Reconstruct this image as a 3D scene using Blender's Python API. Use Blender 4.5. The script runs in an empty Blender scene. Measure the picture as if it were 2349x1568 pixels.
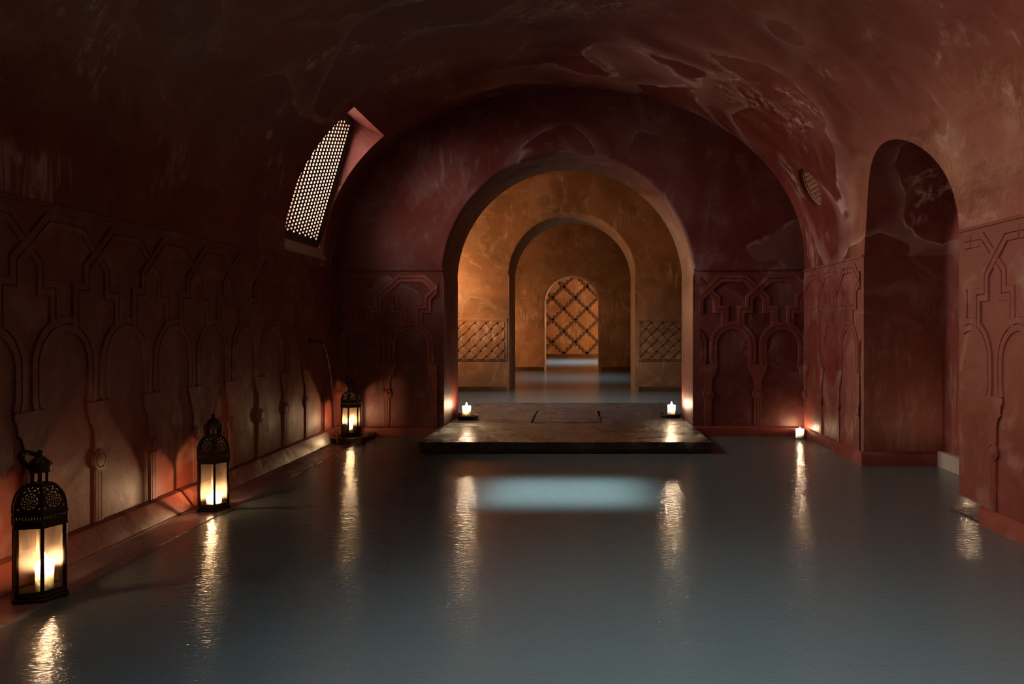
import bpy, bmesh, math, random
from mathutils import Vector, Matrix
from mathutils.geometry import delaunay_2d_cdt

random.seed(7)
PI = math.pi
SC = bpy.context.scene
COL = SC.collection

# ------------------------------------------------------------------ camera
cam_d = bpy.data.cameras.new('camera')
cam_d.sensor_width = 36.0
cam_d.lens = 36.0 * 1788 / 2349
cam_d.shift_x = -0.0683
cam_d.shift_y = -0.01447
cam_d.clip_start = 0.05
cam_d.clip_end = 100
cam = bpy.data.objects.new('camera', cam_d)
cam.location = (0, 0, 1.1)
cam.rotation_euler = (PI / 2, 0, 0)
COL.objects.link(cam)
SC.camera = cam

# ------------------------------------------------------------------ world, exposure
W = bpy.data.worlds.new('daylight')
SC.world = W
W.use_nodes = True
bg = W.node_tree.nodes['Background']
bg.inputs['Color'].default_value = (1.0, 0.84, 0.79, 1)
bg.inputs['Strength'].default_value = 2.2

SC.view_settings.view_transform = 'Standard'
SC.view_settings.look = 'None'
SC.view_settings.gamma = 1.0
SC.view_settings.use_curve_mapping = False
SC.view_settings.exposure = -0.08
SC.cycles.use_denoising = True
SC.cycles.max_bounces = 7
SC.cycles.diffuse_bounces = 2
SC.cycles.glossy_bounces = 3
SC.cycles.transparent_max_bounces = 16
SC.cycles.sample_clamp_indirect = 4.0
SC.cycles.caustics_refractive = False
SC.cycles.blur_glossy = 0.5
SC.cycles.use_adaptive_sampling = True
SC.cycles.adaptive_threshold = 0.1


def area_light(name, loc, rot, sx, sy, power, color, spread=180):
    d = bpy.data.lights.new(name, 'AREA')
    d.shape = 'RECTANGLE'
    d.size, d.size_y = sx, sy
    d.energy = power
    d.color = color
    d.spread = math.radians(spread)
    o = bpy.data.objects.new(name, d)
    o.location = loc
    o.rotation_euler = rot
    COL.objects.link(o)
    return o


def aim(src, dst):
    return (Vector(dst) - Vector(src)).to_track_quat('-Z', 'Y').to_euler()


# daylight wells in the crown of the vault (above and behind the frame), plus an added, unseen side window near the camera
area_light('vault_well_light', (-0.12, 5.22, 3.98), (0, 0, 0), 1.02, 0.80, 10, (0.66, 0.87, 0.98), 9)
area_light('vault_well_light', (0.35, 1.75, 3.98), (0, 0, 0), 1.5, 0.8, 20, (0.55, 0.80, 1.0), 70)
area_light('vault_well_light', (0.1, 3.75, 3.98), (0, 0, 0), 1.2, 0.6, 4, (0.85, 0.92, 1.0), 90)  # added well out of view, general downward fill for the water
area_light('lattice_backlight', (-2.57, 1.97, 2.52), aim((-2.57, 1.97, 2.52), (-2.57 + 0.962, 2.06, 2.52 - 0.274)), 1.35, 1.05, 1000, (1.0, 0.82, 0.78), 170)  # fill for the near right wall, behind the added unseen window
area_light('lattice_backlight', (-2.57, 6.97, 2.52), aim((-2.57, 6.97, 2.52), (-2.57 + 0.962, 6.97, 2.52 - 0.274)), 1.35, 1.05, 540, (1.0, 0.80, 0.74), 170)
area_light('vault_well_light', (-0.3, 24.6, 4.45), (0, 0, 0), 1.2, 3.0, 110, (0.50, 0.78, 1.0), 60)
area_light('vault_well_light', (-0.2, 16.9, 4.45), (0, 0, 0), 1.0, 1.2, 26, (0.55, 0.8, 1.0), 60)
area_light('vault_well_light', (-0.2, 11.2, 4.45), (0, 0, 0), 1.6, 0.8, 42, (0.78, 0.90, 1.0), 85)


# ------------------------------------------------------------------ node helpers
class NT:
    def __init__(self, name):
        self.m = bpy.data.materials.new(name)
        self.m.use_nodes = True
        self.t = self.m.node_tree
        self.t.nodes.clear()
        self.out = self.n('ShaderNodeOutputMaterial')

    def n(self, kind, **kw):
        nd = self.t.nodes.new(kind)
        for k, v in kw.items():
            setattr(nd, k, v)
        return nd

    def l(self, a, b):
        self.t.links.new(a, b)

    def pos(self, scale=(1, 1, 1)):
        g = self.n('ShaderNodeNewGeometry')
        mp = self.n('ShaderNodeMapping')
        mp.inputs['Scale'].default_value = scale
        self.l(g.outputs['Position'], mp.inputs['Vector'])
        return mp.outputs['Vector']

    def noise(self, vec, scale, detail=4, rough=0.55, dist=0.0):
        nz = self.n('ShaderNodeTexNoise')
        nz.inputs['Scale'].default_value = scale
        nz.inputs['Detail'].default_value = detail
        nz.inputs['Roughness'].default_value = rough
        nz.inputs['Distortion'].default_value = dist
        self.l(vec, nz.inputs['Vector'])
        return nz.outputs['Fac']

    def math(self, op, a, b=None, clamp=False):
        m = self.n('ShaderNodeMath', operation=op, use_clamp=clamp)
        for i, v in enumerate((a, b)):
            if v is None:
                continue
            if isinstance(v, (int, float)):
                m.inputs[i].default_value = v
            else:
                self.l(v, m.inputs[i])
        return m.outputs[0]

    def ramp(self, fac, lo, hi, a=0.0, b=1.0):
        r = self.n('ShaderNodeMapRange', interpolation_type='SMOOTHSTEP')
        r.inputs['From Min'].default_value = lo
        r.inputs['From Max'].default_value = hi
        r.inputs['To Min'].default_value = a
        r.inputs['To Max'].default_value = b
        self.l(fac, r.inputs['Value'])
        return r.outputs['Result']

    def mix(self, fac, a, b):
        m = self.n('ShaderNodeMix', data_type='RGBA')
        if isinstance(fac, (int, float)):
            m.inputs[0].default_value = fac
        else:
            self.l(fac, m.inputs[0])
        for i, v in ((6, a), (7, b)):
            if isinstance(v, tuple):
                m.inputs[i].default_value = v + (1,) if len(v) == 3 else v
            else:
                self.l(v, m.inputs[i])
        return m.outputs[2]

    def bump(self, h, strength, dist, normal=None):
        b = self.n('ShaderNodeBump')
        b.inputs['Strength'].default_value = strength
        b.inputs['Distance'].default_value = dist
        self.l(h, b.inputs['Height'])
        if normal is not None:
            self.l(normal, b.inputs['Normal'])
        return b.outputs['Normal']

    def principled(self, color, rough, normal=None, metallic=0.0, ior=1.45, spec=0.5):
        p = self.n('ShaderNodeBsdfPrincipled')
        if isinstance(color, tuple):
            p.inputs['Base Color'].default_value = color + (1,)
        else:
            self.l(color, p.inputs['Base Color'])
        if isinstance(rough, (int, float)):
            p.inputs['Roughness'].default_value = rough
        else:
            self.l(rough, p.inputs['Roughness'])
        p.inputs['Metallic'].default_value = metallic
        p.inputs['IOR'].default_value = ior
        p.inputs['Specular IOR Level'].default_value = spec
        if normal is not None:
            self.l(normal, p.inputs['Normal'])
        self.l(p.outputs[0], self.out.inputs['Surface'])
        return p


def plaster(name, dark, mid, pale, vein, vein_amt=0.5, scuff_amt=0.5, rough=0.42, seed=0.0, bump=1.0, cloud_amt=0.55, scuff_lo=0.56):
    t = NT(name)
    v = t.pos((1, 1, 1))
    vo = t.n('ShaderNodeVectorMath', operation='ADD')
    vo.inputs[1].default_value = (seed, seed * 1.7, seed * 0.6)
    t.l(v, vo.inputs[0])
    v = vo.outputs[0]
    big = t.noise(v, 0.75, 4, 0.6, 1.2)
    base = t.mix(t.ramp(big, 0.34, 0.66), dark, mid)
    cloud = t.noise(v, 1.7, 5, 0.62, 2.2)
    base = t.mix(t.math('MULTIPLY', t.ramp(cloud, 0.50, 0.70), cloud_amt), base, pale)
    # tide-mark veins
    vn = t.noise(v, 0.8, 3, 0.4, 0.9)
    line = t.math('ABSOLUTE', t.math('SUBTRACT', vn, 0.5))
    line = t.math('MULTIPLY', t.ramp(line, 0.0, 0.010, 1.0, 0.0), t.ramp(t.noise(v, 7.0, 1, 0.6), 0.40, 0.62))
    mask = t.ramp(t.noise(v, 0.6, 2, 0.5, 0.4), 0.42, 0.58)
    line = t.math('MULTIPLY', line, mask)
    # hazy bloom beside the tide marks
    halo = t.ramp(t.math('SUBTRACT', vn, 0.5), 0.0, 0.10, 1.0, 0.0)
    halo = t.math('MULTIPLY', halo, t.ramp(t.math('SUBTRACT', vn, 0.5), -0.006, 0.004))
    halo = t.math('MULTIPLY', halo, t.math('MULTIPLY', mask, 0.35))
    base = t.mix(t.math('MULTIPLY', halo, vein_amt), base, vein)
    base = t.mix(t.math('MULTIPLY', line, vein_amt), base, vein)
    # brushed scuffs running down the wall
    sv = t.n('ShaderNodeMapping')
    sv.inputs['Scale'].default_value = (9, 9, 1.6)
    t.l(v, sv.inputs['Vector'])
    sc = t.noise(sv.outputs[0], 1.6, 4, 0.7, 0.6)
    scm = t.ramp(t.noise(v, 1.1, 4, 0.6, 0.8), scuff_lo, scuff_lo + 0.13)
    scuff = t.math('MULTIPLY', t.ramp(sc, 0.46, 0.68), scm)
    base = t.mix(t.math('MULTIPLY', scuff, scuff_amt), base, vein)
    fine = t.noise(v, 26, 2, 0.65)
    trowel = t.noise(v, 3.2, 2, 0.5, 0.5)
    nrm = t.bump(trowel, 0.30 * bump, 0.05)
    nrm = t.bump(fine, 0.22 * bump, 0.012, nrm)
    rg = t.ramp(big, 0.3, 0.7, rough - 0.10, rough + 0.12)
    t.principled(base, rg, nrm)
    return t.m


M = {}
M['red'] = plaster('oxblood_plaster', (0.125, 0.020, 0.012), (0.205, 0.043, 0.027), (0.245, 0.085, 0.058),
                   (0.54, 0.34, 0.27), 0.9, 0.9, 0.40, scuff_lo=0.535)
M['dado'] = plaster('relief_plaster', (0.140, 0.022, 0.011), (0.185, 0.042, 0.024), (0.26, 0.125, 0.088),
                    (0.42, 0.27, 0.21), 0.15, 0.35, 0.55, 3.0, cloud_amt=0.65)
M['back'] = plaster('back_wall_plaster', (0.090, 0.013, 0.007), (0.118, 0.026, 0.017), (0.18, 0.085, 0.080),
                    (0.36, 0.24, 0.25), 0.45, 0.35, 0.5, 8.0)
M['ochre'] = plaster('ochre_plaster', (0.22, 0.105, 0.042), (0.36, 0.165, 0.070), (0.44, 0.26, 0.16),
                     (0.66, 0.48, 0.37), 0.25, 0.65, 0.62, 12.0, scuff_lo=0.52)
M['kerb'] = plaster('kerb_plaster', (0.15, 0.022, 0.012), (0.22, 0.045, 0.025), (0.27, 0.10, 0.07),
                    (0.4, 0.25, 0.2), 0.2, 0.3, 0.45, 5.0)
M['kerb_dark'] = plaster('dark_kerb_plaster', (0.05, 0.025, 0.012), (0.09, 0.045, 0.02), (0.12, 0.07, 0.04),
                         (0.2, 0.14, 0.1), 0.1, 0.2, 0.3, 6.0)
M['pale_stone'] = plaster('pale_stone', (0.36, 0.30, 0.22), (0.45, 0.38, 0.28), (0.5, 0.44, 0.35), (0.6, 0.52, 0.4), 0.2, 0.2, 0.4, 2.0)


def water_mat():
    t = NT('murky_bath_water')
    v = t.pos((1.0, 1.7, 1.0))
    a = t.noise(v, 9.0, 5, 0.6, 0.8)
    b = t.noise(v, 42.0, 3, 0.6, 0.4)
    n = t.bump(a, 0.07, 0.05)
    n = t.bump(b, 0.21, 0.012, n)
    p = t.principled((0.102, 0.130, 0.120), 0.15, n, ior=1.33)
    return t.m


def wet_mat(name, c1, c2, rough, bump):
    t = NT(name)
    v = t.pos()
    f = t.ramp(t.noise(v, 2.3, 8, 0.65, 0.6), 0.35, 0.7)
    c = t.mix(f, c1, c2)
    rust = t.math('MULTIPLY', t.ramp(t.noise(v, 5.5, 7, 0.7, 0.5), 0.60, 0.74), 0.55)
    c = t.mix(rust, c, (0.24, 0.085, 0.03))
    h = t.noise(v, 22, 7, 0.72, 0.3)
    n = t.bump(h, 0.75 * bump, 0.03)
    crack = t.math('ABSOLUTE', t.math('SUBTRACT', t.noise(v, 2.6, 6, 0.6, 0.8), 0.5))
    n = t.bump(t.ramp(crack, 0.0, 0.012), 0.6 * bump, 0.012, n)
    r = t.ramp(t.noise(v, 3.1, 6, 0.6), 0.35, 0.65, rough, rough + 0.22)
    t.principled(c, r, n)
    return t.m


def metal_mat():
    t = NT('dark_bronze')
    v = t.pos()
    f = t.noise(v, 30, 5, 0.6)
    c = t.mix(f, (0.030, 0.019, 0.010), (0.085, 0.055, 0.026))
    n = t.bump(t.noise(v, 160, 4), 0.2, 0.002)
    t.principled(c, 0.42, n, metallic=0.75)
    return t.m


def glass_mat():
    t = NT('smoky_lantern_glass')
    tr = t.n('ShaderNodeBsdfTransparent')
    tr.inputs['Color'].default_value = (0.95, 0.91, 0.85, 1)
    gl = t.n('ShaderNodeBsdfGlossy')
    gl.inputs['Roughness'].default_value = 0.04
    fr = t.n('ShaderNodeFresnel')
    fr.inputs['IOR'].default_value = 1.45
    m1 = t.n('ShaderNodeMixShader')
    t.l(fr.outputs[0], m1.inputs[0])
    t.l(tr.outputs[0], m1.inputs[1])
    t.l(gl.outputs[0], m1.inputs[2])
    di = t.n('ShaderNodeBsdfTranslucent')
    di.inputs['Color'].default_value = (0.75, 0.55, 0.38, 1)
    soot = t.ramp(t.noise(t.pos((1, 1, 0.5)), 14, 6, 0.6), 0.35, 0.75, 0.035, 0.13)
    m2 = t.n('ShaderNodeMixShader')
    t.l(soot, m2.inputs[0])
    t.l(m1.outputs[0], m2.inputs[1])
    t.l(di.outputs[0], m2.inputs[2])
    t.l(m2.outputs[0], t.out.inputs['Surface'])
    return t.m


def wax_mat():
    t = NT('ivory_wax')
    p = t.principled((0.97, 0.88, 0.70), 0.45, t.bump(t.noise(t.pos(), 40, 3), 0.15, 0.004))
    p.inputs['Subsurface Weight'].default_value = 1.0
    p.inputs['Subsurface Radius'].default_value = (1.0, 1.0, 1.0)
    p.inputs['Subsurface Scale'].default_value = 0.09
    return t.m


def flame_mat(s):
    t = NT('candle_flame')
    e = t.n('ShaderNodeEmission')
    e.inputs['Color'].default_value = (1.0, 0.68, 0.40, 1)
    e.inputs['Strength'].default_value = s
    t.l(e.outputs[0], t.out.inputs['Surface'])
    return t.m


def simple(name, col, rough, metallic=0.0, bscale=40, bstr=0.2):
    t = NT(name)
    v = t.pos()
    f = t.noise(v, bscale * 0.3, 5, 0.6)
    c = t.mix(f, tuple(x * 0.75 for x in col), tuple(min(1, x * 1.2) for x in col))
    t.principled(c, rough, t.bump(t.noise(v, bscale, 5), bstr, 0.004), metallic=metallic)
    return t.m


M['water'] = water_mat()
M['slab'] = wet_mat('wet_dark_slate', (0.020, 0.012, 0.009), (0.055, 0.034, 0.028), 0.16, 1.0)
M['slab_side'] = wet_mat('dark_slab_edge', (0.012, 0.010, 0.007), (0.03, 0.022, 0.015), 0.4, 0.6)
M['ledge'] = wet_mat('wet_pale_ledge', (0.22, 0.13, 0.115), (0.30, 0.20, 0.18), 0.10, 0.12)
M['bronze'] = metal_mat()
M['glass'] = glass_mat()
M['wax'] = wax_mat()
M['flame'] = flame_mat(1200)
M['wick'] = simple('charred_wick', (0.02, 0.015, 0.012), 0.9)
M['lattice'] = simple('dark_wood_lattice', (0.085, 0.050, 0.030), 0.55)
M['grille'] = simple('terracotta_grille', (0.33, 0.16, 0.085), 0.6)
M['brick'] = simple('brown_brick', (0.11, 0.055, 0.032), 0.7)
M['dish'] = simple('dark_slate_dish', (0.022, 0.016, 0.012), 0.35)
M['dark'] = simple('unlit_duct', (0.02, 0.012, 0.01), 0.9)


def stream_mat():
    t = NT('falling_water')
    tr = t.n('ShaderNodeBsdfTransparent')
    gl = t.n('ShaderNodeBsdfPrincipled')
    gl.inputs['Base Color'].default_value = (0.75, 0.68, 0.62, 1)
    gl.inputs['Roughness'].default_value = 0.15
    m = t.n('ShaderNodeMixShader')
    t.l(t.ramp(t.noise(t.pos((1, 1, 0.3)), 60, 3), 0.3, 0.7, 0.25, 0.6), m.inputs[0])
    t.l(tr.outputs[0], m.inputs[1])
    t.l(gl.outputs[0], m.inputs[2])
    t.l(m.outputs[0], t.out.inputs['Surface'])
    return t.m


M['stream'] = stream_mat()


# ------------------------------------------------------------------ mesh helpers
def finish(bm, name, smooth=None):
    bmesh.ops.remove_doubles(bm, verts=bm.verts, dist=1e-5)
    bmesh.ops.recalc_face_normals(bm, faces=bm.faces)
    me = bpy.data.meshes.new(name)
    bm.to_mesh(me)
    bm.free()
    if smooth is not None:
        for p in me.polygons:
            p.use_smooth = True
        me.set_sharp_from_angle(angle=math.radians(smooth))
    return me


def link(name, me, mat, parent=None, loc=None, rot=None, **props):
    o = bpy.data.objects.new(name, me)
    COL.objects.link(o)
    if me is not None and mat is not None and not me.materials:
        me.materials.append(mat)
    if parent is not None:
        o.parent = parent
    if loc is not None:
        o.location = loc
    if rot is not None:
        o.rotation_euler = rot
    for k, v in props.items():
        o[k] = v
    return o


def structure(name, me, mat, label):
    return link(name, me, mat, None, kind='structure', label=label)


def empty(name, loc, rz, label, category, group=None, scale=1.0):
    o = bpy.data.objects.new(name, None)
    COL.objects.link(o)
    o.location = loc
    o.rotation_euler = (0, 0, rz)
    o.scale = (scale,) * 3
    o['label'] = label
    o['category'] = category
    if group:
        o['group'] = group
    return o


def box_bm(bm, x0, x1, y0, y1, z0, z1):
    vs = [bm.verts.new((x, y, z)) for z in (z0, z1) for (x, y) in ((x0, y0), (x1, y0), (x1, y1), (x0, y1))]
    for f in ((3, 2, 1, 0), (4, 5, 6, 7), (0, 1, 5, 4), (1, 2, 6, 5), (2, 3, 7, 6), (3, 0, 4, 7)):
        bm.faces.new([vs[i] for i in f])
    return vs


def box(name, x0, x1, y0, y1, z0, z1, bevel=0.0):
    bm = bmesh.new()
    box_bm(bm, x0, x1, y0, y1, z0, z1)
    if bevel:
        bmesh.ops.bevel(bm, geom=bm.edges[:], offset=bevel, segments=2, affect='EDGES', profile=0.5)
    return finish(bm, name, 40 if bevel else None)


def prism(name, loop, t0, t1, fmap, bevel=0.0, smooth=35, edge_filter=None):
    """extrude one 2-D loop between t0 and t1; fmap(u, v, t) -> xyz"""
    bm = bmesh.new()
    a = [bm.verts.new(fmap(u, v, t0)) for u, v in loop]
    b = [bm.verts.new(fmap(u, v, t1)) for u, v in loop]
    bm.faces.new(a)
    bm.faces.new(b[::-1])
    n = len(loop)
    for i in range(n):
        j = (i + 1) % n
        bm.faces.new((a[i], b[i], b[j], a[j]))
    bmesh.ops.recalc_face_normals(bm, faces=bm.faces)
    if bevel:
        es = [e for e in bm.edges if len(e.link_faces) == 2 and e.calc_face_angle(0) > 0.9
              and (edge_filter is None or edge_filter(e))]
        bmesh.ops.bevel(bm, geom=es, offset=bevel, segments=3, affect='EDGES', profile=0.5)
    return finish(bm, name, smooth)


def pierced(name, outer, holes, t0, t1, fmap, smooth=None):
    """plate with real holes"""
    loops = [outer] + holes
    vs, es = [], []
    for lp in loops:
        s = len(vs)
        vs += [Vector(p) for p in lp]
        es += [(s + i, s + (i + 1) % len(lp)) for i in range(len(lp))]
    n0 = len(outer)
    fs = []
    for lp in holes:
        fs.append(list(range(n0, n0 + len(lp))))
        n0 += len(lp)
    r = delaunay_2d_cdt(vs, es, fs, 1, 1e-7)
    pv = r[0]
    pf = [f for f, og in zip(r[2], r[5]) if not og]
    bm = bmesh.new()
    A = [bm.verts.new(fmap(p[0], p[1], t0)) for p in pv]
    B = [bm.verts.new(fmap(p[0], p[1], t1)) for p in pv]
    cnt = {}
    for f in pf:
        bm.faces.new([A[i] for i in f])
        bm.faces.new([B[i] for i in reversed(f)])
        for i in range(len(f)):
            e = (f[i], f[(i + 1) % len(f)])
            cnt[tuple(sorted(e))] = cnt.get(tuple(sorted(e)), 0) + 1
    for (i, j), c in cnt.items():
        if c == 1:
            bm.faces.new((A[i], A[j], B[j], B[i]))
    return finish(bm, name, smooth)


def lathe(name, prof, seg=24, smooth=40):
    bm = bmesh.new()
    rings = []
    for r, z in prof:
        if r < 1e-6:
            rings.append([bm.verts.new((0, 0, z))])
        else:
            rings.append([bm.verts.new((r * math.cos(2 * PI * k / seg), r * math.sin(2 * PI * k / seg), z)) for k in range(seg)])
    for a, b in zip(rings, rings[1:]):
        for k in range(seg):
            q = (k + 1) % seg
            if len(a) == 1 and len(b) == 1:
                continue
            if len(a) == 1:
                bm.faces.new((a[0], b[q], b[k]))
            elif len(b) == 1:
                bm.faces.new((a[k], a[q], b[0]))
            else:
                bm.faces.new((a[k], a[q], b[q], b[k]))
    return finish(bm, name, smooth)


def tube_bm(bm, pts, rad, seg=8, closed=False):
    pts = [Vector(p) for p in pts]
    n = len(pts)
    rings = []
    for i, p in enumerate(pts):
        a = pts[i - 1] if (i > 0 or closed) else pts[i]
        b = pts[(i + 1) % n] if (i < n - 1 or closed) else pts[i]
        d = (b - a).normalized()
        up = Vector((0, 0, 1)) if abs(d.z) < 0.9 else Vector((1, 0, 0))
        s = d.cross(up).normalized()
        t = s.cross(d).normalized()
        r = rad[i] if isinstance(rad, (list, tuple)) else rad
        rings.append([bm.verts.new(p + (s * math.cos(2 * PI * k / seg) + t * math.sin(2 * PI * k / seg)) * r) for k in range(seg)])
    m = n if closed else n - 1
    for i in range(m):
        A, B = rings[i], rings[(i + 1) % n]
        for k in range(seg):
            q = (k + 1) % seg
            bm.faces.new((A[k], A[q], B[q], B[k]))
    if not closed:
        bm.faces.new(rings[0][::-1])
        bm.faces.new(rings[-1])


def tube(name, pts, rad, seg=8, closed=False):
    bm = bmesh.new()
    tube_bm(bm, pts, rad, seg, closed)
    return finish(bm, name, 50)


def ribbon_bm(bm, pts, section, closed=False):
    """mitred moulding along a 2-D polyline; section = [(offset, height)], local x along wall, z up, -y out"""
    pts = [Vector(p) for p in pts]
    n = len(pts)
    nor = []
    for i in range(n):
        ds = []
        if i > 0 or closed:
            ds.append((pts[i] - pts[i - 1]).normalized())
        if i < n - 1 or closed:
            ds.append((pts[(i + 1) % n] - pts[i]).normalized())
        ns = [Vector((-d.y, d.x)) for d in ds]
        m = ns[0] if len(ns) == 1 else (ns[0] + ns[1]).normalized()
        k = 1.0 / max(0.35, m.dot(ns[0]))
        nor.append(m * k)
    rows = []
    for off, h in section:
        rows.append([bm.verts.new((pts[i].x + nor[i].x * off, -h, pts[i].y + nor[i].y * off)) for i in range(n)])
    for a, b in zip(rows, rows[1:]):
        for i in range(n if closed else n - 1):
            j = (i + 1) % n
            bm.faces.new((a[i], a[j], b[j], b[i]))
    if not closed:
        for i in (0, n - 1):
            try:
                bm.faces.new([r[i] for r in rows])
            except ValueError:
                pass


def clip_mesh(me, planes):
    bm = bmesh.new()
    bm.from_mesh(me)
    for co, no in planes:
        g = bm.verts[:] + bm.edges[:] + bm.faces[:]
        bmesh.ops.bisect_plane(bm, geom=g, plane_co=co, plane_no=no, clear_outer=True)
    if not bm.faces:
        bm.free()
        return None
    m2 = bpy.data.meshes.new(me.name)
    bm.to_mesh(m2)
    bm.free()
    for mt in me.materials:
        m2.materials.append(mt)
    return m2


def boolean_cut(me, cutters, smooth=30):
    o = bpy.data.objects.new('work', me)
    COL.objects.link(o)
    tmp = []
    for c in cutters:
        co = bpy.data.objects.new('cutter', c)
        COL.objects.link(co)
        tmp.append(co)
        md = o.modifiers.new('cut', 'BOOLEAN')
        md.operation = 'DIFFERENCE'
        md.solver = 'EXACT'
        md.object = co
    dg = bpy.context.evaluated_depsgraph_get()
    dg.update()
    res = bpy.data.meshes.new_from_object(o.evaluated_get(dg))
    for q in tmp + [o]:
        d = q.data
        bpy.data.objects.remove(q)
        bpy.data.meshes.remove(d)
    for p in res.polygons:
        p.use_smooth = True
    res.set_sharp_from_angle(angle=math.radians(smooth))
    return res


XZ = lambda u, v, t: (u, t, v)      # loop in x,z extruded along y
YZ = lambda u, v, t: (t, u, v)      # loop in y,z extruded along x
XY = lambda u, v, t: (u, v, t)

# ------------------------------------------------------------------ room dimensions
XL, XR = -2.475, 2.245
D = 7.88                      # face of the back wall
CX, VA, VB, VZ = -0.115, 2.36, 1.719, 1.805
Z_DADO = 1.67
Y_FRONT = -3.0


def vault_loop(cx, a, b, zc, thick, z_base, seg=72, flare=0.0):
    inner = [(cx - a - flare, z_base)]
    for i in range(seg + 1):
        th = PI - PI * i / seg
        inner.append((cx + a * math.cos(th), zc + b * math.sin(th)))
    inner.append((cx + a + flare, z_base))
    outer = [(cx + a + thick, z_base)]
    outer.append((cx + a + thick, zc + b + thick * 0.6))
    outer.append((cx - a - thick, zc + b + thick * 0.6))
    outer.append((cx - a - thick, z_base))
    return inner + outer


# ------------------------------------------------------------------ main room shell
def arch_pts(cx, r, zs, z0, seg=40):
    p = [(cx - r, z0)]
    p += [(cx + r * math.cos(PI - PI * i / seg), zs + r * math.sin(PI - PI * i / seg)) for i in range(seg + 1)]
    p.append((cx + r, z0))
    return p


win_poly = [(-1.5, 2.749), (-1.89, 2.93), (-2.17, 3.06), (-3.6, 3.72), (-3.6, 1.80), (-2.545, 1.852), (-2.476, 1.752), (-2.3, 1.752)]
win_cut = lambda y0, y1: prism('c', win_poly, y0, y1, XZ, smooth=None)
NY0, NY1 = 4.64, 6.21
NYC, NR = (NY0 + NY1) / 2, (NY1 - NY0) / 2
NZS = 2.385 - NR
X_NICHE = 2.87
niche_poly = arch_pts(NYC, NR, NZS, -0.95)
niche_cut = lambda: prism('c', niche_poly, 1.4, X_NICHE, YZ, smooth=None)

# round vent on the right haunch
OC = Vector((2.11, 7.19, 2.386))
ON = Vector((0.897, 0, 0.4415)).normalized()
OQ = (-ON).to_track_quat('Z', 'Y')


def vent_cut():
    bm = bmesh.new()
    bmesh.ops.create_cone(bm, cap_ends=True, segments=40, radius1=0.20, radius2=0.20, depth=0.7)
    bm.transform(Matrix.Translation(OC + ON * 0.05) @ OQ.to_matrix().to_4x4())
    return finish(bm, 'c')


vault = prism('vault', vault_loop(CX, VA, VB, VZ, 0.9, Z_DADO - 0.0005, flare=0.004), Y_FRONT - 0.4, D + 0.02, XZ)
sky_cut = lambda x0, x1, y0, y1: box('c', x0, x1, y0, y1, 2.9, 4.02)
vault = boolean_cut(vault, [win_cut(6.49, 7.47), niche_cut(), vent_cut(),
                            sky_cut(-0.65, 0.41, 4.77, 5.67), sky_cut(-0.42, 1.12, 1.33, 2.17), sky_cut(-0.52, 0.72, 3.43, 4.07),
                            win_cut(1.49, 2.47)])  # opening for the added window beside the viewer
structure('ceiling', vault, M['red'], 'dark red plaster barrel vault arching over the bath')

wall_left = structure('wall_left', box('wall_left', XL - 0.9, XL, Y_FRONT - 0.4, D + 0.02, -1.0, Z_DADO), M['dado'],
                      'dark red left wall with moulded arcade relief above the lanterns')
undercut = box('c', 1.8, 2.46, 4.36, 4.70, -0.9, 0.105)
wr = boolean_cut(box('wall_right', XR, XR + 0.9, Y_FRONT - 0.4, D + 0.02, -1.0, Z_DADO), [niche_cut(), undercut])
wall_right = structure('wall_right', wr, M['dado'], 'reddish right wall with arcade relief and a tall arched niche')
structure('wall_front', box('wall_front', XL - 0.9, XR + 0.9, Y_FRONT - 0.4, Y_FRONT, -1.0, 4.6), M['red'],
          'dark red plaster wall closing the bath behind the viewer')
structure('floor', box('floor', -3.6, 3.3, Y_FRONT - 0.4, 31.0, -1.2, -1.0), M['pale_stone'], 'stone pool floor under the murky water')

A1 = (-0.1365, 1.2585, 1.60)      # first arch: centre x, radius, springing height


def arch_wall(name, cx, r, zs, x0, x1, ztop, y0, y1, bevel):
    loop = [(x0, -1.0)] + arch_pts(cx, r, zs, -1.0) + [(x1, -1.0), (x1, ztop), (x0, ztop)]
    flt = lambda e: all(abs(v.co.x - cx) < r + 0.01 and v.co.z > -0.99 for v in e.verts) and abs(e.verts[0].co.y - e.verts[1].co.y) < 1e-4
    return prism(name, loop, y0, y1, XZ, bevel=bevel, smooth=35, edge_filter=flt)


wall_back = structure('wall_back', arch_wall('wall_back', *A1, -3.3, 3.1, 4.9, D, 8.77, 0.035), M['back'],
                      'dark red back wall pierced by the big round arch')

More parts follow.
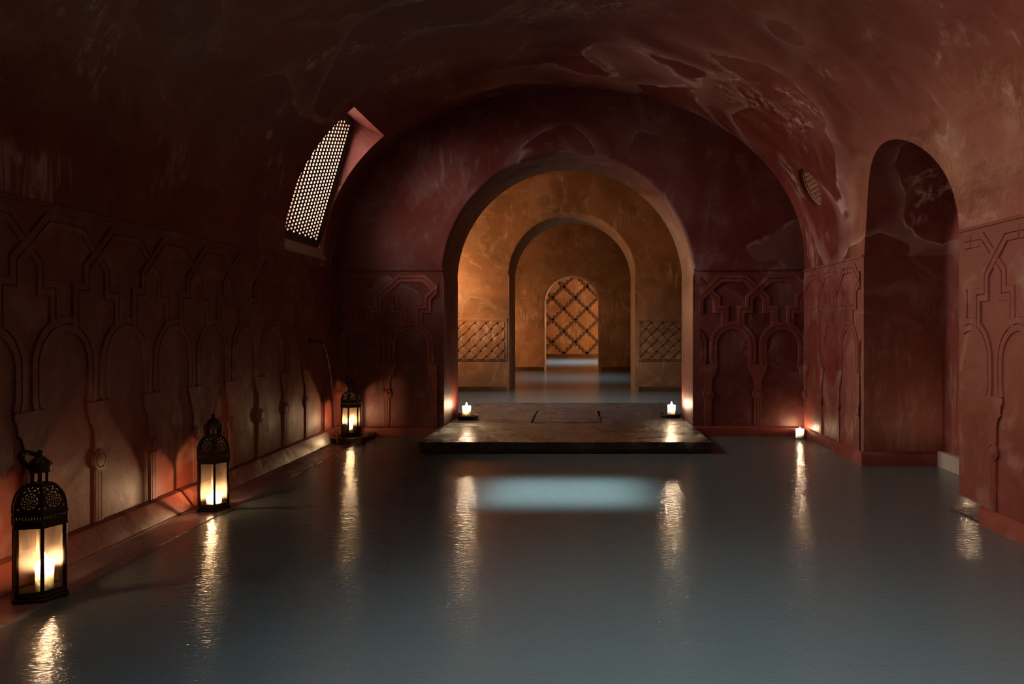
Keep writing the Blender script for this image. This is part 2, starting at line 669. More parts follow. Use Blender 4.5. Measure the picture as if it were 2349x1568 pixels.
# ------------------------------------------------------------------ far rooms
A2 = (-0.168, 1.077, 1.96)
A3 = (-0.26, 0.69, 1.72)
Y3, Y3B, Y4, Y4B, Y5 = 13.33, 14.55, 19.87, 20.72, 29.4
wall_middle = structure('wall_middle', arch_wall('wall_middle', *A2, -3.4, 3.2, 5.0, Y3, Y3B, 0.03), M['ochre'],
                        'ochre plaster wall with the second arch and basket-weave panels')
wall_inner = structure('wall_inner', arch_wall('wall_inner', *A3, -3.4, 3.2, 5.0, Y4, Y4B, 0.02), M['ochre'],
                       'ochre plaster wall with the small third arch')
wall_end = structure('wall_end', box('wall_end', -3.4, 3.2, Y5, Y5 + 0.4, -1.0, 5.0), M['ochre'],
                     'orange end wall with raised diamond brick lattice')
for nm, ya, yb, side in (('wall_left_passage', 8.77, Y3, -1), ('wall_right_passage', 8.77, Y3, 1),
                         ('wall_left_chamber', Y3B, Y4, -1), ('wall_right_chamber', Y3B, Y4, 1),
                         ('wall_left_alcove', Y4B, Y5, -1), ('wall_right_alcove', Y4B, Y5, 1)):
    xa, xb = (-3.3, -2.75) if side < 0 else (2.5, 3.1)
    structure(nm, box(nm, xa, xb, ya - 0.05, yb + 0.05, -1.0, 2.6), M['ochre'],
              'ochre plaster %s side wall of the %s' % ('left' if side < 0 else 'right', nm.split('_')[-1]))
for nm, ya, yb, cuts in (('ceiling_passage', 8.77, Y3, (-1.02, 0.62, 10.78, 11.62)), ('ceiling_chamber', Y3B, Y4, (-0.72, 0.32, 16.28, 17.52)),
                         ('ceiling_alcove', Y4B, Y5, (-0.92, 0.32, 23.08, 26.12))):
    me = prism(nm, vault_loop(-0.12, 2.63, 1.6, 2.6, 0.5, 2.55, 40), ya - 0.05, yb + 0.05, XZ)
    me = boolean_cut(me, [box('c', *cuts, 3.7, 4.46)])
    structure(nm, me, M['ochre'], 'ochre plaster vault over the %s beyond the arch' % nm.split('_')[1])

# ------------------------------------------------------------------ kerbs
K_L = [(XL - 0.05, -0.9), (XL - 0.05, 0.112), (XL + 0.012, 0.112), (XL + 0.045, 0.104), (XL + 0.122, 0.012), (XL + 0.125, -0.9)]
structure('baseboard_left', prism('baseboard_left', K_L, Y_FRONT, D, XZ), M['kerb'], 'sloping wet red plaster kerb along the left wall')


def kerb_loop(s, x):
    return [(x + s * 0.05, -0.9), (x + s * 0.05, 0.1), (x - s * 0.006, 0.1), (x - s * 0.022, 0.085), (x - s * 0.03, -0.9)]


for nm, ya, yb, lab in (('baseboard_right', NY1 + 0.0, D, 'red plaster kerb under the right wall beyond the niche'),
                        ('baseboard_right_near', Y_FRONT, 4.37, 'red plaster kerb under the near right wall')):
    structure(nm, prism(nm, kerb_loop(1, XR), ya, yb, XZ), M['kerb'], lab)
KB = [(D + 0.05, -0.9), (D + 0.05, 0.1), (D - 0.008, 0.1), (D - 0.030, 0.085), (D - 0.042, -0.9)]
structure('baseboard_back', prism('baseboard_back', KB, XL, -1.42, YZ), M['kerb'], 'red plaster kerb under the back wall left of the arch')
structure('baseboard_back_right', prism('baseboard_back_right', KB, 1.14, XR, YZ), M['kerb'], 'red plaster kerb under the back wall right of the arch')
KN = [(NY1 + 0.05, -0.9), (NY1 + 0.05, 0.11), (NY1 - 0.01, 0.11), (NY1 - 0.035, 0.09), (NY1 - 0.035, -0.9)]
structure('baseboard_niche', prism('baseboard_niche', KN, XR - 0.03, X_NICHE, YZ), M['kerb'], 'dark red kerb across the foot of the niche')
structure('baseboard_niche_back', box('baseboard_niche_back', X_NICHE - 0.06, X_NICHE + 0.02, NY0, NY1 - 0.035, -0.9, 0.12, 0.01), M['pale_stone'],
          'pale stone kerb at the back of the niche')
for nm, cx, r, y, lab in (('baseboard_middle', A2[0], A2[1], Y3, 'second'), ('baseboard_inner', A3[0], A3[1], Y4, 'third')):
    for s in (-1, 1):
        xe = cx + s * (r + 0.06)
        xa, xb = (-2.75, xe) if s < 0 else (xe, 2.5)
        structure(nm + ('_left' if s < 0 else '_right'), box(nm, xa, xb, y - 0.03, y + 0.02, -0.9, 0.085, 0.008), M['kerb_dark'],
                  'dark kerb at the foot of the %s pier of the %s arch' % ('left' if s < 0 else 'right', lab))
structure('baseboard_end', box('baseboard_end', -2.7, 2.5, Y5 - 0.12, Y5 + 0.02, -0.9, 0.09, 0.008), M['kerb_dark'], 'dark kerb under the diamond lattice wall')

# ledge under the lanterns and small corner steps
LX = -2.115
structure('trim_ledge', prism('trim_ledge', [(XL, -0.9), (XL, 0.004), (LX - 0.01, 0.004), (LX, -0.004), (LX, -0.9)], Y_FRONT, D, XZ), M['ledge'],
          'wet pale ledge along the left side that carries the lanterns')
structure('trim_corner_step', box('trim_corner_step', XL, -2.075, 7.36, D - 0.03, -0.5, 0.05, 0.008), M['kerb_dark'],
          'low stone step in the back left corner under the lantern')
structure('trim_corner_pad', box('trim_corner_pad', 2.10, XR, 7.68, D - 0.03, -0.5, 0.004), M['kerb_dark'], 'small stone pad in the back right corner')
tri = [(2.236, 4.38), (2.47, 4.38), (2.47, 4.73), (2.236, 4.73)]
structure('trim_undercut_step', prism('trim_undercut_step', tri, -0.5, 0.006, XY), M['slab'], 'wet dark step under the cut-away foot of the right wall')


# ------------------------------------------------------------------ water
def water(name, x0, x1, y0, y1, label):
    bm = bmesh.new()
    box_bm(bm, x0, x1, y0, y1, -0.25, 0.0)
    o = link(name, finish(bm, name), M['water'], None, kind='stuff', label=label, category='water')
    return o


water('pool_water', LX - 0.02, X_NICHE, Y_FRONT, 8.4, 'still blue-grey water filling the bath in front of the platform')
water('passage_water', -2.75, 2.5, 10.0, Y5 - 0.1, 'still blue-grey water running through the far arches')

# ------------------------------------------------------------------ relief arcade
PX = 0.001152


def rz(y):
    return 0.1 + (1445 - y) * PX


WM = 435 * PX
C = WM / 2
SEC_O = [(-0.039, 0.0), (-0.036, 0.014), (-0.0045, 0.016), (-0.002, 0.002), (0.002, 0.002), (0.0045, 0.016), (0.036, 0.014), (0.039, 0.0)]
SEC_O = [(o, h * 0.7) for o, h in SEC_O]
SEC_U = [(o, h * 0.72) for o, h in SEC_O]


def strand(sign, sec):
    m = lambda x: C + sign * x
    p = [(m(70 * PX), rz(585)), (m(70 * PX), rz(420)), (m(143 * PX), rz(420)), (m(143 * PX), rz(320)),
         (m((435 - 110) * PX), rz(150)), (m(435 * PX + 0.003), rz(150))]
    if sign < 0:
        p = p[::-1]
    bm = bmesh.new()
    ribbon_bm(bm, p, sec)
    return finish(bm, 'interlace_band')


def arch_band_mesh():
    r = 172 * PX
    p = [(C - r + 0.012, rz(905))] + [(C - r, rz(860))]
    p += [(C + r * math.cos(PI - PI * i / 20), rz(735) + r * 1.0 * math.sin(PI - PI * i / 20)) for i in range(21)]
    p += [(C + r, rz(860)), (C + r - 0.012, rz(905))]
    bm = bmesh.new()
    ribbon_bm(bm, p, [(o, h * 0.85) for o, h in SEC_O])
    return finish(bm, 'arch_band', 30)


def column_meshes():
    half = [(85, 903), (85, 932), (74, 945), (66, 980), (70, 990), (48, 1004), (34, 1040), (30, 1150)]
    lp = [(-w * PX, rz(y)) for w, y in half] + [(w * PX, rz(y)) for w, y in half[::-1]]
    cap = prism('capital', lp, 0.0, -0.011, XZ, bevel=0.003, smooth=None)
    bm = bmesh.new()
    sec = [(-0.034, 0), (-0.031, 0.011), (-0.016, 0.011), (-0.013, 0.006), (-0.010, 0.011), (0.010, 0.011), (0.013, 0.006), (0.016, 0.011), (0.031, 0.011), (0.034, 0)]
    ribbon_bm(bm, [(0, rz(1450)), (0, rz(1150))], sec)
    shaft = finish(bm, 'shaft')
    r = lathe('ring', [(0.056, 0.0), (0.054, 0.016), (0.040, 0.018), (0.036, 0.012), (0.034, 0.017), (0.0, 0.020)], 20, None)
    bm = bmesh.new()
    bm.from_mesh(r)
    bm.transform(Matrix.Translation((0, 0, rz(1165))) @ Matrix.Rotation(PI / 2, 4, 'X'))
    ring = finish(bm, 'ring')
    return cap, shaft, ring


REL = [('interlace_band', strand(1, SEC_O), 0.0), ('interlace_band', strand(-1, SEC_U), 0.0), ('arch_band', arch_band_mesh(), 0.0)]
cm = column_meshes()
REL += [('capital', cm[0], 0.0), ('column_shaft', cm[1], 0.0), ('column_ring', cm[2], 0.0)]
for _, me, _ in REL:
    me.materials.append(M['dado'])


def arcade(wall, origin, rot, starts, lo, hi):
    """origin: world point of along-wall coordinate 0; starts: along coordinate of each module's left column"""
    for s in starts:
        for nm, me, _ in REL:
            xs = [v.co.x for v in me.vertices]
            if s + max(xs) < lo or s + min(xs) > hi:
                continue
            m = me
            if s + min(xs) < lo or s + max(xs) > hi:
                m = clip_mesh(me, [((lo - s, 0, 0), (-1, 0, 0)), ((hi - s, 0, 0), (1, 0, 0))])
                if m is None:
                    continue
            o = bpy.data.objects.new(nm, m)
            COL.objects.link(o)
            o.parent = wall
            off = Matrix.Rotation(rot, 4, 'Z') @ Vector((s, 0, 0))
            o.location = Vector(origin) + off
            o.rotation_euler = (0, 0, rot)


# left wall: local x runs to +y
arcade(wall_left, (XL, 0, 0), PI / 2, [3.485 + WM * k for k in range(-3, 10)], 2.2, D)
# right wall: local x runs to -y
arcade(wall_right, (XR, 0, 0), -PI / 2, [-(7.31 - WM * k) for k in range(-2, 4)], -D, -(NY1 + 0.07))
arcade(wall_right, (XR, 0, 0), -PI / 2, [-(4.243 - WM * k) for k in range(-2, 4)], -(NY0 - 0.07), -2.2)
# back wall, both sides of the arch
BX = D / 1788
arcade(wall_back, (0, D, 0), 0, [-562 * BX + WM * k for k in range(-1, 4)], XL, -1.46)
arcade(wall_back, (0, D, 0), 0, [403 * BX + WM * k for k in range(-3, 2)], 1.19, XR)
# dado ledge line on the back wall
for xa, xb in ((XL, -1.40), (1.13, XR)):
    link('dado_ledge', box('dado_ledge', xa, xb, D - 0.012, D + 0.01, Z_DADO, Z_DADO + 0.018, 0.003), M['back'], wall_back)
link('dado_ledge', box('dado_ledge', XL - 0.01, XL + 0.010, 2.0, D, Z_DADO - 0.012, Z_DADO + 0.006, 0.003), M['dado'], wall_left)
link('dado_ledge', box('dado_ledge', XR - 0.010, XR + 0.01, NY1, D, Z_DADO - 0.012, Z_DADO + 0.006, 0.003), M['dado'], wall_right)
link('dado_ledge', box('dado_ledge', XR - 0.010, XR + 0.01, 2.0, NY0, Z_DADO - 0.012, Z_DADO + 0.006, 0.003), M['dado'], wall_right)

# ------------------------------------------------------------------ basket-weave panels of the second arch wall
P_W, S_W = 0.135, 0.096


def weave(wall, x0, x1, z0, z1, y):
    fr = 0.055
    link('panel_frame', box('panel_frame', x0, x1, y - 0.020, y, z1 - fr, z1, 0.004), M['ochre'], wall)
    link('panel_frame', box('panel_frame', x0, x1, y - 0.014, y, z0 - 0.012, z0 + 0.012, 0.003), M['ochre'], wall)
    link('panel_frame', box('panel_frame', x1 - 0.045 if x1 < 0 else x0, x1 if x1 < 0 else x0 + 0.045, y - 0.014, y, z0 + 0.012, z1 - fr, 0.004), M['ochre'], wall)
    rx0, rx1 = (x0, x1 - 0.045) if x1 < 0 else (x0 + 0.045, x1)
    rz0, rz1 = z0 + 0.014, z1 - fr - 0.002
    L = 2 * P_W - S_W
    bm = bmesh.new()
    a, b = L / 2, S_W / 2
    h = 0.028
    prof = [(-a, 0.013), (-a * 0.5, h), (a * 0.5, h), (a, 0.013)]
    top = []
    for u, w in prof:
        top.append((bm.verts.new((u, -w, -b)), bm.verts.new((u, -w, b))))
    bot = [(bm.verts.new((u, 0, -b)), bm.verts.new((u, 0, b))) for u, w in prof]
    for i in range(3):
        bm.faces.new((top[i][0], top[i][1], top[i + 1][1], top[i + 1][0]))
        for s in (0, 1):
            bm.faces.new((top[i][s], top[i + 1][s], bot[i + 1][s], bot[i][s]))
    for i in (0, 3):
        bm.faces.new((top[i][0], top[i][1], bot[i][1], bot[i][0]))
    base = finish(bm, 'woven_strip')
    base.materials.append(M['ochre'])
    cx, cz = (rx0 + rx1) / 2, (rz0 + rz1) / 2
    c45 = math.sqrt(0.5)
    cache = {}
    for i in range(-8, 9):
        for j in range(-8, 9):
            x = cx + (i - j) * P_W * c45
            z = cz + (i + j) * P_W * c45
            if not (rx0 - 0.08 < x < rx1 + 0.08 and rz0 - 0.08 < z < rz1 + 0.08):
                continue
            ang = PI / 4 if (i + j) % 2 == 0 else -PI / 4
            key = ang
            if key not in cache:
                bm = bmesh.new()
                bm.from_mesh(base)
                bm.transform(Matrix.Rotation(ang, 4, 'Y'))
                m = bpy.data.meshes.new('woven_strip')
                bm.to_mesh(m)
                bm.free()
                m.materials.append(M['ochre'])
                cache[key] = m
            m = cache[key]
            ex = 0.1
            if x - ex < rx0 or x + ex > rx1 or z - ex < rz0 or z + ex > rz1:
                m = clip_mesh(m, [((rx0 - x, 0, 0), (-1, 0, 0)), ((rx1 - x, 0, 0), (1, 0, 0)), ((0, 0, rz0 - z), (0, 0, -1)), ((0, 0, rz1 - z), (0, 0, 1))])
                if m is None:
                    continue
            link('woven_strip', m, None, wall, (x, y, z))


weave(wall_middle, -2.32, -1.28, 0.54, 1.257, Y3)
weave(wall_middle, 0.955, 2.15, 0.54, 1.257, Y3)
for xa, xb in ((-2.75, A3[0] - A3[1]), (A3[0] + A3[1], 2.5)):
    link('dado_ledge', box('dado_ledge', xa, xb, Y4 - 0.010, Y4 + 0.01, 1.765, 1.785, 0.003), M['ochre'], wall_inner)

# ------------------------------------------------------------------ diamond brick lattice on the end wall
NX0, NZ0, HX, HZ = -0.669, 1.79, 0.433, 0.418
XA, XB, ZA, ZB = -2.1, 1.4, 0.10, 3.1


def brick_band(k, s):
    """line through nodes: slope s"""
    bm = bmesh.new()
    step = 0.060
    n = int((ZB - ZA) / step)
    cnt = 0
    for i in range(n):
        z = ZA + (i + 0.5) * step
        x = NX0 + 2 * HX * k + s * (z - NZ0) * HX / HZ
        if XA < x < XB:
            w = 0.070 if i % 2 else 0.055
            d = 0.075 if i % 2 else 0.045
            box_bm(bm, x - w, x + w, Y5 - d, Y5 + 0.01, z - step * 0.40, z + step * 0.40)
            box_bm(bm, x - w * 0.6, x + w * 0.6, Y5 - 0.03, Y5 + 0.01, z - step * 0.5, z + step * 0.5)
            cnt += 1
    if not cnt:
        bm.free()
        return
    me = bpy.data.meshes.new('brick_band')
    bm.to_mesh(me)
    bm.free()
    link('brick_band', me, M['brick'], wall_end)


for k in range(-3, 4):
    brick_band(k, 1)
    brick_band(k, -1)

# ------------------------------------------------------------------ lattice window in the left haunch
wroot = bpy.data.objects.new('window_1', None)
COL.objects.link(wroot)
wroot['kind'] = 'structure'
wroot['label'] = 'bright pierced lattice window set slanting in the left side of the vault'
P0, P1 = Vector((-2.545, 0, 1.852)), Vector((-2.19, 0, 3.07))
WD = (P1 - P0)
WL = WD.length
WD.normalize()
WN = Vector((WD.z, 0, -WD.x))        # into the room
WY0, WY1 = 6.47, 7.46


def wmap(u, v, t):
    p = P0 + WD * v + WN * t
    return (p.x, u, p.z)


f0, f1 = 0.045, 0.045
lat_outer = [(WY0, 0.0), (WY1, 0.0), (WY1, WL), (WY0, WL)]
in_y0, in_y1, in_v0, in_v1 = WY0 + 0.03, WY1 - 0.035, 0.075, WL - 0.05
holes = []
ncol, nrow = 13, 34
dy = (in_y1 - in_y0) / ncol
dv = (in_v1 - in_v0) / nrow
for c in range(ncol):
    for r in range(nrow):
        v = in_v0 + (r + 0.5 + (0.5 if c % 2 else 0)) * dv
        if v + dv * 0.45 > in_v1:
            continue
        yc = in_y0 + (c + 0.5) * dy
        holes.append([(yc + dy * 0.275 * math.cos(a), v + dv * 0.37 * math.sin(a)) for a in [2 * PI * q / 8 + 0.2 for q in range(8)]])
link('lattice', pierced('lattice', [(WY0 + 0.02, 0.05), (WY1 - 0.02, 0.05), (WY1 - 0.02, WL - 0.03), (WY0 + 0.02, WL - 0.03)], holes, -0.022, 0.0, wmap), M['lattice'], wroot)
for nm, a, b, c, d in (('window_frame', WY0, WY1, 0.0, 0.062), ('window_frame', WY0, WY1, WL - 0.045, WL + 0.02),
                       ('window_frame', WY0 - 0.01, WY0 + 0.028, 0.062, WL - 0.045), ('window_frame', WY1 - 0.022, WY1 + 0.02, 0.062, WL - 0.045)):
    link(nm, prism(nm, [(a, c), (b, c), (b, d), (a, d)], -0.03, 0.018, wmap, smooth=None), M['lattice'], wroot)

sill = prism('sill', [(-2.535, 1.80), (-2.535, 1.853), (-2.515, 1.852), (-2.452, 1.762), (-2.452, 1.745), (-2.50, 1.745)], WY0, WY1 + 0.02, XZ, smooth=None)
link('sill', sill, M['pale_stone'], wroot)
wroot2 = bpy.data.objects.new('added_window', None)  # added copy out of view, brings fill light to the near right wall
COL.objects.link(wroot2)
wroot2['kind'] = 'structure'
wroot2['label'] = 'unseen lattice window added in the left vault beside the viewer to brighten the right wall'
wroot2.location = (0, -5.0, 0)
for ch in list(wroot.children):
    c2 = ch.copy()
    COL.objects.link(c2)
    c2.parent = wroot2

# ------------------------------------------------------------------ round vent grille
def vmap(u, v, t):
    p = OC + OQ @ Vector((u, v, t))
    return tuple(p)


disc = [(0.197 * math.cos(2 * PI * k / 40), 0.197 * math.sin(2 * PI * k / 40)) for k in range(40)]
gh = []
# OQ axes: find which local axis runs along world y
ax_u = OQ @ Vector((1, 0, 0))
u_is_y = abs(ax_u.y) > 0.5
rows = 8
rp = 0.34 / rows
for r in range(rows):
    cv = -0.17 + (r + 0.5) * rp
    half = math.sqrt(max(0, 0.168 ** 2 - cv * cv))
    n = max(2, int(2 * half / 0.036))
    for k in range(n):
        cu = (k - (n - 1) / 2) * 0.036
        q = [(cu - 0.010, cv - rp * 0.33), (cu + 0.010, cv - rp * 0.33), (cu + 0.010, cv + rp * 0.33), (cu - 0.010, cv + rp * 0.33)]
        if all(a * a + b * b < 0.182 ** 2 for a, b in q):
            gh.append(q if u_is_y else [(b, a) for a, b in q])
vent = link('vent_grille', None, None, None, label='round terracotta slotted vent grille high on the right of the vault', category='vent')
link('grille', pierced('grille', disc, gh, -0.068, -0.043, vmap), M['grille'], vent)
ring_o = [(0.199 * math.cos(2 * PI * k / 40), 0.199 * math.sin(2 * PI * k / 40)) for k in range(40)]
ring_i = [(0.178 * math.cos(2 * PI * k / 40), 0.178 * math.sin(2 * PI * k / 40)) for k in range(40)]
link('rim', pierced('rim', ring_o, [ring_i], -0.044, -0.030, vmap), M['grille'], vent)

# ------------------------------------------------------------------ platform
plat = empty('platform', (0, 0, 0), 0, 'wet dark stone platform stepping out of the big arch into the water', 'platform')


def rough_edge(p, q, n, amp):
    out = []
    for i in range(n):
        t = i / n
        x = p[0] + (q[0] - p[0]) * t
        y = p[1] + (q[1] - p[1]) * t
        out.append((x + random.uniform(-amp, amp) * (i > 0), y + random.uniform(-amp, amp) * (i > 0)))
    return out


HX0, HX1, HY0, HY1 = -0.54, 0.21, 8.16, 9.31
outer = (rough_edge((-1.418, 6.78), (1.126, 6.78), 26, 0.006) + rough_edge((1.126, 6.78), (1.126, 7.84), 10, 0.005)
         + [(1.126, 7.84), (1.112, 7.90)] + [(1.112, 10.31)] + rough_edge((1.112, 10.31), (-1.385, 10.31), 12, 0.004)
         + [(-1.385, 10.31), (-1.385, 7.90), (-1.418, 7.84)] + rough_edge((-1.418, 7.84), (-1.418, 6.78), 10, 0.005)[1:])
hatch_hole = [(HX0, HY0), (HX1, HY0 + 0.0), (HX1, HY1), (HX0, HY1)]
link('slab', pierced('slab', outer, [hatch_hole], 0.036, 0.100, XY), M['slab'], plat)
g = 0.018
link('hatch', prism('hatch', [(HX0 + g * 1.3, HY0 + g * 1.6), (HX1 - g * 0.7, HY0 + g), (HX1 - g * 1.6, HY1 - g), (HX0 + g, HY1 - g * 0.6)], 0.03, 0.104, XY, bevel=0.006), M['slab'], plat)
link('support', box('support', -1.36, 1.07, 6.90, 10.25, -0.9, 0.037), M['slab_side'], plat)
link('front_edge', box('front_edge', -1.414, 1.122, 6.792, 6.86, 0.005, 0.036), M['slab_side'], plat)


# ------------------------------------------------------------------ candles
def candle(loc, r, h, label, group, flame_scale=1.0):
    root = empty('candle', loc, random.uniform(0, 6), label, 'candle', group)
    well = min(0.022, h * 0.35)
    ri = r * 0.86
    prof = [(0.0, 0.0), (r * 1.0, 0.0), (r * 1.01, h * 0.5), (r * 1.02, h * 0.93), (r * 0.99, h), (ri, h - 0.002), (ri * 0.86, h - well), (0.0, h - well)]
    wax = link('wax', lathe('wax', prof, 28, 50), M['wax'], root)
    link('wick', tube('wick', [(0, 0, h - well - 0.004), (0.001, 0, h - well + 0.012), (0.003, 0, h - well + 0.02)], 0.0016, 6), M['wick'], wax)
    fz = h - well + 0.012
    fs = flame_scale
    fp = [(0, 0), (0.006, 0.004), (0.0105, 0.013), (0.0095, 0.022), (0.006, 0.033), (0.0025, 0.043), (0, 0.050)]
    fl = link('flame', lathe('flame', [(a * fs, b * fs) for a, b in fp], 14, 60), M['flame'], root, (0, 0, fz))
    return root


def dish(loc, r, label):
    root = empty('candle_dish', loc, 0.3, label, 'dish', 'dishes under the platform candles')
    prof = [(0, 0), (r * 0.86, 0), (r * 0.97, 0.010), (r, 0.030), (r * 0.98, 0.038), (r * 0.93, 0.036), (r * 0.90, 0.026), (0, 0.024)]
    link('bowl', lathe('bowl', prof, 30, 40), M['dish'], root)
    pr = [(r * 0.60, 0.0), (r * 0.60, 0.012), (r * 0.52, 0.012)]
    link('wax_pool', lathe('wax_pool', [(0, 0.0242), (r * 0.52, 0.0244), (r * 0.48, 0.0275), (0, 0.028)], 20, 40), M['dish'], root)


dish((-1.245, 8.51, 0.1), 0.115, 'dark shallow dish under the left platform candle')
candle((-1.257, 8.49, 0.128), 0.046, 0.115, 'short ivory pillar candle burning at the left jamb of the big arch', 'pillar candles on the platform')
dish((0.985, 8.70, 0.1), 0.118, 'dark shallow dish under the right platform candle')
candle((0.998, 8.68, 0.128), 0.045, 0.105, 'short ivory pillar candle burning at the right jamb of the big arch', 'pillar candles on the platform')
candle((2.160, 7.725, 0.004), 0.040, 0.088, 'small ivory candle burning in the back right corner at the waterline', 'small candles at the waterline', 0.6)
candle((2.795, 5.64, 0.12), 0.036, 0.09, 'small candle glowing out of sight inside the right niche', 'small candles at the waterline', 0.55)


# ------------------------------------------------------------------ lanterns
RA = 0.083                      # apothem of the glass body
T30 = math.tan(PI / 6)


def dome_profile(v):
    """arc length from the top of the glass -> apothem, height"""
    if v < 0.060:
        return RA + 0.004, 0.298 + v
    n = 24
    s = 0.060
    pr, pz = RA + 0.004, 0.358
    for i in range(1, n + 1):
        t = (PI / 2) * i / n
        r = 0.028 + (RA - 0.024) * math.cos(t)
        z = 0.358 + 0.098 * math.sin(t)
        ds = math.hypot(r - pr, z - pz)
        if s + ds >= v:
            k = (v - s) / ds
            return pr + (r - pr) * k, pz + (z - pz) * k
        s += ds
        pr, pz = r, z
    return pr, pz


V_END = 0.0599 + sum(math.hypot((RA - 0.024) * (math.cos(PI / 2 * (i + 1) / 24) - math.cos(PI / 2 * i / 24)), 0.098 * (math.sin(PI / 2 * (i + 1) / 24) - math.sin(PI / 2 * i / 24))) for i in range(24))


def ell(cx, cy, a, b, rot, n=8):
    out = []
    for k in range(n):
        th = 2 * PI * k / n
        x, y = a * math.cos(th), b * math.sin(th)
        out.append((cx + x * math.cos(rot) - y * math.sin(rot), cy + x * math.sin(rot) + y * math.cos(rot)))
    return out


def pierced_panel_mesh():
    hw = (RA + 0.004) * T30
    hl = []
    for k in range(9):                                   # row of slits
        hl.append(ell(-hw * 0.86 + k * hw * 0.215, 0.036, 0.0026, 0.0066, 0, 8))
    cy = 0.105                                            # rosette
    q = RA / 0.1085
    hl.append(ell(0, cy, 0.0045 * q, 0.0045 * q, 0))
    for k in range(6):
        a = 2 * PI * k / 6 + 0.2
        hl.append(ell(0.0135 * q * math.cos(a), cy + 0.0135 * q * math.sin(a), 0.0056 * q, 0.0034 * q, a))
    for k in range(10):
        a = 2 * PI * k / 10
        hl.append(ell(0.0262 * q * math.cos(a), cy + 0.0262 * q * math.sin(a), 0.0054 * q, 0.0040 * q, a))
    for k in range(10):
        a = 2 * PI * (k + 0.5) / 10
        hl.append(ell(0.0395 * q * math.cos(a), cy + 0.0385 * q * math.sin(a), 0.0040 * q, 0.0095 * q, a))
    for sx in (-1, 1):
        hl.append(ell(sx * 0.050 * q, 0.074, 0.0042, 0.0042, 0))
        hl.append(ell(sx * 0.046 * q, 0.142, 0.0036, 0.007, sx * 0.5))
        hl.append(ell(sx * 0.018 * q, 0.149, 0.008, 0.0030, sx * 0.4))
        hl.append(ell(sx * 0.040 * q, 0.161, 0.007, 0.0036, sx * 0.2))
        hl.append(ell(sx * 0.014 * q, 0.165, 0.005, 0.0040, 0))
    ns = 28
    vs = [V_END * i / ns for i in range(ns + 1)]
    us = 8
    outer = [(-hw + 2 * hw * k / us, 0) for k in range(us)] + [(hw, v) for v in vs[:-1]] + [(hw - 2 * hw * k / us, V_END) for k in range(us)] + [(-hw, v) for v in vs[::-1][:-1]]

    def m(u, v, t):
        r, z = dome_profile(v)
        r2, z2 = dome_profile(min(V_END, v + 0.002))
        r1, z1 = dome_profile(max(0, v - 0.002))
        n = Vector((z2 - z1, 0, -(r2 - r1))).normalized()
        return (r + n.x * t, u * r / (RA + 0.004), z + n.z * t)
    return pierced('pierced_panel', outer, hl, 0.0, -0.002, m)


PANEL = pierced_panel_mesh()
PANEL.materials.append(M['bronze'])


def hexloop(R, rot=0):
    return [(R * math.cos(PI / 3 * k + rot), R * math.sin(PI / 3 * k + rot)) for k in range(6)]


def hexring(name, R0, R1, z0, z1):
    return pierced(name, hexloop(R1), [hexloop(R0)], z0, z1, XY)


RV = RA / math.cos(PI / 6)
LM = {
    'base': prism('base_plate', hexloop(0.110), 0.0, 0.016, XY, bevel=0.003),
    'step': prism('base_step', hexloop(0.103), 0.016, 0.030, XY, bevel=0.003),
    'post': box('post', RV - 0.009, RV + 0.004, -0.0065, 0.0065, 0.030, 0.300, 0.001),
    'pane': box('glass_pane', RA - 0.0045, RA - 0.0020, -RA * T30 + 0.006, RA * T30 - 0.006, 0.036, 0.297),
    'rail': hexring('lower_rail', RV - 0.008, RV + 0.003, 0.030, 0.040),
    'toprail': hexring('upper_rail', RV - 0.004, RV + 0.010, 0.294, 0.304),
    'bandrail': hexring('band_moulding', RV + 0.003, RV + 0.011, 0.345, 0.352),
    'neckbase': hexring('neck_ring', 0.020, 0.038, 0.452, 0.463),
    'necktop': hexring('neck_ring', 0.018, 0.040, 0.506, 0.516),
    'neckpost': box('neck_post', 0.025, 0.033, -0.004, 0.004, 0.462, 0.508),
    'cap': lathe('cap', [(0.0, 0.514), (0.039, 0.514), (0.041, 0.522), (0.039, 0.534), (0.034, 0.550), (0.022, 0.562), (0.012, 0.570), (0.009, 0.578), (0.012, 0.584), (0.009, 0.592), (0.0, 0.598)], 18, 40),
    'latch': box('latch', RV + 0.002, RV + 0.011, -0.005, 0.005, 0.150, 0.176, 0.002),
}
LM['rib'] = None
pts = []
for i in range(13):
    r, z = dome_profile(V_END * i / 12)
    pts.append((r / math.cos(PI / 6), 0, z))
LM['rib'] = tube('rib', pts, 0.0045, 6)
for k, me in LM.items():
    me.materials.append(M['glass'] if k == 'pane' else M['bronze'])


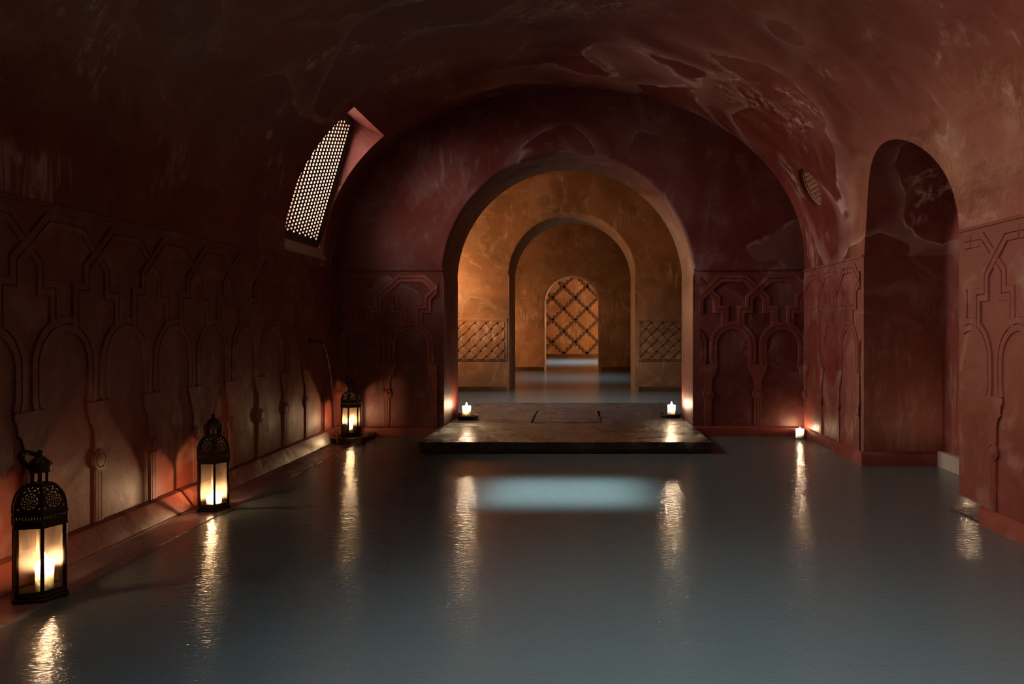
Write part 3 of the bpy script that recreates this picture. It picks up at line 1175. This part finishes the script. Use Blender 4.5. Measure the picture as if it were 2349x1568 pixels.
def lantern(loc, ang, scale, label, handle):
    root = empty('lantern', loc, ang, label, 'lantern', 'pierced bronze candle lanterns on the left ledge', scale)

    def put(nm, key, rz_=0.0):
        return link(nm, LM[key], None, root, None, (0, 0, rz_))
    put('base_plate', 'base')
    put('base_step', 'step')
    put('lower_rail', 'rail')
    put('upper_rail', 'toprail')
    put('band_moulding', 'bandrail')
    for k in range(6):
        put('post', 'post', PI / 3 * k)
        p = link('glass_pane', LM['pane'], None, root, None, (0, 0, PI / 3 * k + PI / 6))
        if k == 0:
            p['label'] = 'smoky glass pane'
        link('pierced_panel', PANEL, None, root, None, (0, 0, PI / 3 * k + PI / 6))
        put('rib', 'rib', PI / 3 * k)
        put('neck_post', 'neckpost', PI / 3 * k)
    put('latch', 'latch', 0.0)
    put('neck_ring', 'neckbase')
    put('neck_ring', 'necktop')
    put('cap', 'cap')
    # bail handle: a flat loop pivoted at the cap
    n = 18
    loop = []
    for i in range(n + 1):
        t = PI * i / n
        loop.append(Vector((0, -0.043 * math.cos(t), 0.105 * math.sin(t) ** 0.7)))
    az, tilt = handle
    Mx = Matrix.Translation((0, 0, 0.530)) @ Matrix.Rotation(az - ang, 4, 'Z') @ Matrix.Rotation(tilt, 4, 'Y')
    loop = [Mx @ p for p in loop]
    link('handle', tube('handle', loop, 0.0105, 8), M['bronze'], root)
    return root


L1 = (-2.212, 3.18, 0.004)
L2 = (-2.232, 4.72, 0.004)
L3 = (-2.240, 7.56, 0.05)
lantern(L1, math.radians(-50), 1.0, 'nearest bronze lantern at the left edge with a tall candle', (math.radians(160), math.radians(62)))
lantern(L2, math.radians(-61), 0.96, 'middle bronze lantern on the left ledge with a low wide candle', (math.radians(-65), math.radians(176)))
lantern(L3, math.radians(-89), 0.94, 'farthest bronze lantern in the back left corner of the bath', (math.radians(-70), math.radians(4)))
candle((L1[0] + 0.028, L1[1] - 0.012, L1[2] + 0.0302), 0.032, 0.112, 'tall ivory candle inside the nearest lantern', 'candles inside the lanterns')
candle((L2[0] + 0.008, L2[1] - 0.01, L2[2] + 0.0292), 0.042, 0.052, 'low wide ivory candle inside the middle lantern', 'candles inside the lanterns')
candle((L3[0] - 0.015, L3[1] - 0.01, L3[2] + 0.0285), 0.036, 0.105, 'ivory candle inside the farthest lantern', 'candles inside the lanterns')

# ------------------------------------------------------------------ wall spout with a thin stream
sp = empty('water_spout', (XL + 0.012, 7.05, 0.97), 0, 'small dark bronze water spout on the left wall near the corner', 'spout')
bm = bmesh.new()
bmesh.ops.create_cone(bm, cap_ends=True, segments=20, radius1=0.032, radius2=0.026, depth=0.016)
bm.transform(Matrix.Rotation(PI / 2, 4, 'Y'))
link('flange', finish(bm, 'flange', 40), M['bronze'], sp)
link('nozzle', tube('nozzle', [(0, 0, 0), (0.05, 0.01, 0.004), (0.085, 0.03, -0.004), (0.10, 0.05, -0.02)], [0.014, 0.012, 0.011, 0.010], 10), M['bronze'], sp)
sx, sy, sz = XL + 0.112, 7.10, 0.95
pts = []
for i in range(15):
    t = i / 14
    pts.append((sx + 0.065 * t, sy + 0.22 * t, sz - 0.07 * t - 0.875 * t * t))
link('water_stream', tube('water_stream', pts, [0.0045 + 0.002 * i / 14 for i in range(15)], 8), M['stream'], None,
     label='thin stream of water falling beside the farthest lantern', category='water stream')


# ------------------------------------------------------------------ wall lamps of the far rooms (out of sight behind the piers)
def wall_lamp(loc, side, power, color, label):
    root = empty('wall_lamp', loc, 0 if side > 0 else PI, label, 'lamp', 'wall lamps of the far rooms')
    link('back_plate', prism('back_plate', hexloop(0.07), 0.0, 0.015, lambda u, v, t: (t, u, v), bevel=0.003), M['bronze'], root)
    link('arm', tube('arm', [(0.01, 0, 0), (0.08, 0, -0.03), (0.14, 0, 0.0), (0.16, 0, 0.03)], 0.008, 8), M['bronze'], root)
    link('cup', lathe('cup', [(0, 0.03), (0.03, 0.03), (0.05, 0.06), (0.046, 0.06), (0.028, 0.035), (0, 0.035)], 18), M['bronze'], root, (0.16, 0, 0))
    d = bpy.data.lights.new('wall_lamp_light', 'POINT')
    d.energy = power
    d.color = color
    d.shadow_soft_size = 0.05
    o = bpy.data.objects.new('wall_lamp_light', d)
    COL.objects.link(o)
    o.parent = root
    o.location = (0.16, 0, 0.13)


wall_lamp((-2.75, 12.35, 1.75), 1, 125, (1.0, 0.58, 0.28), 'bronze wall lamp on the left wall of the passage')
wall_lamp((-2.75, 18.7, 1.05), 1, 100, (1.0, 0.57, 0.27), 'bronze wall lamp on the left wall of the chamber')
wall_lamp((2.5, 25.4, 1.0), -1, 560, (1.0, 0.56, 0.26), 'bronze wall lamp on the right wall of the alcove')
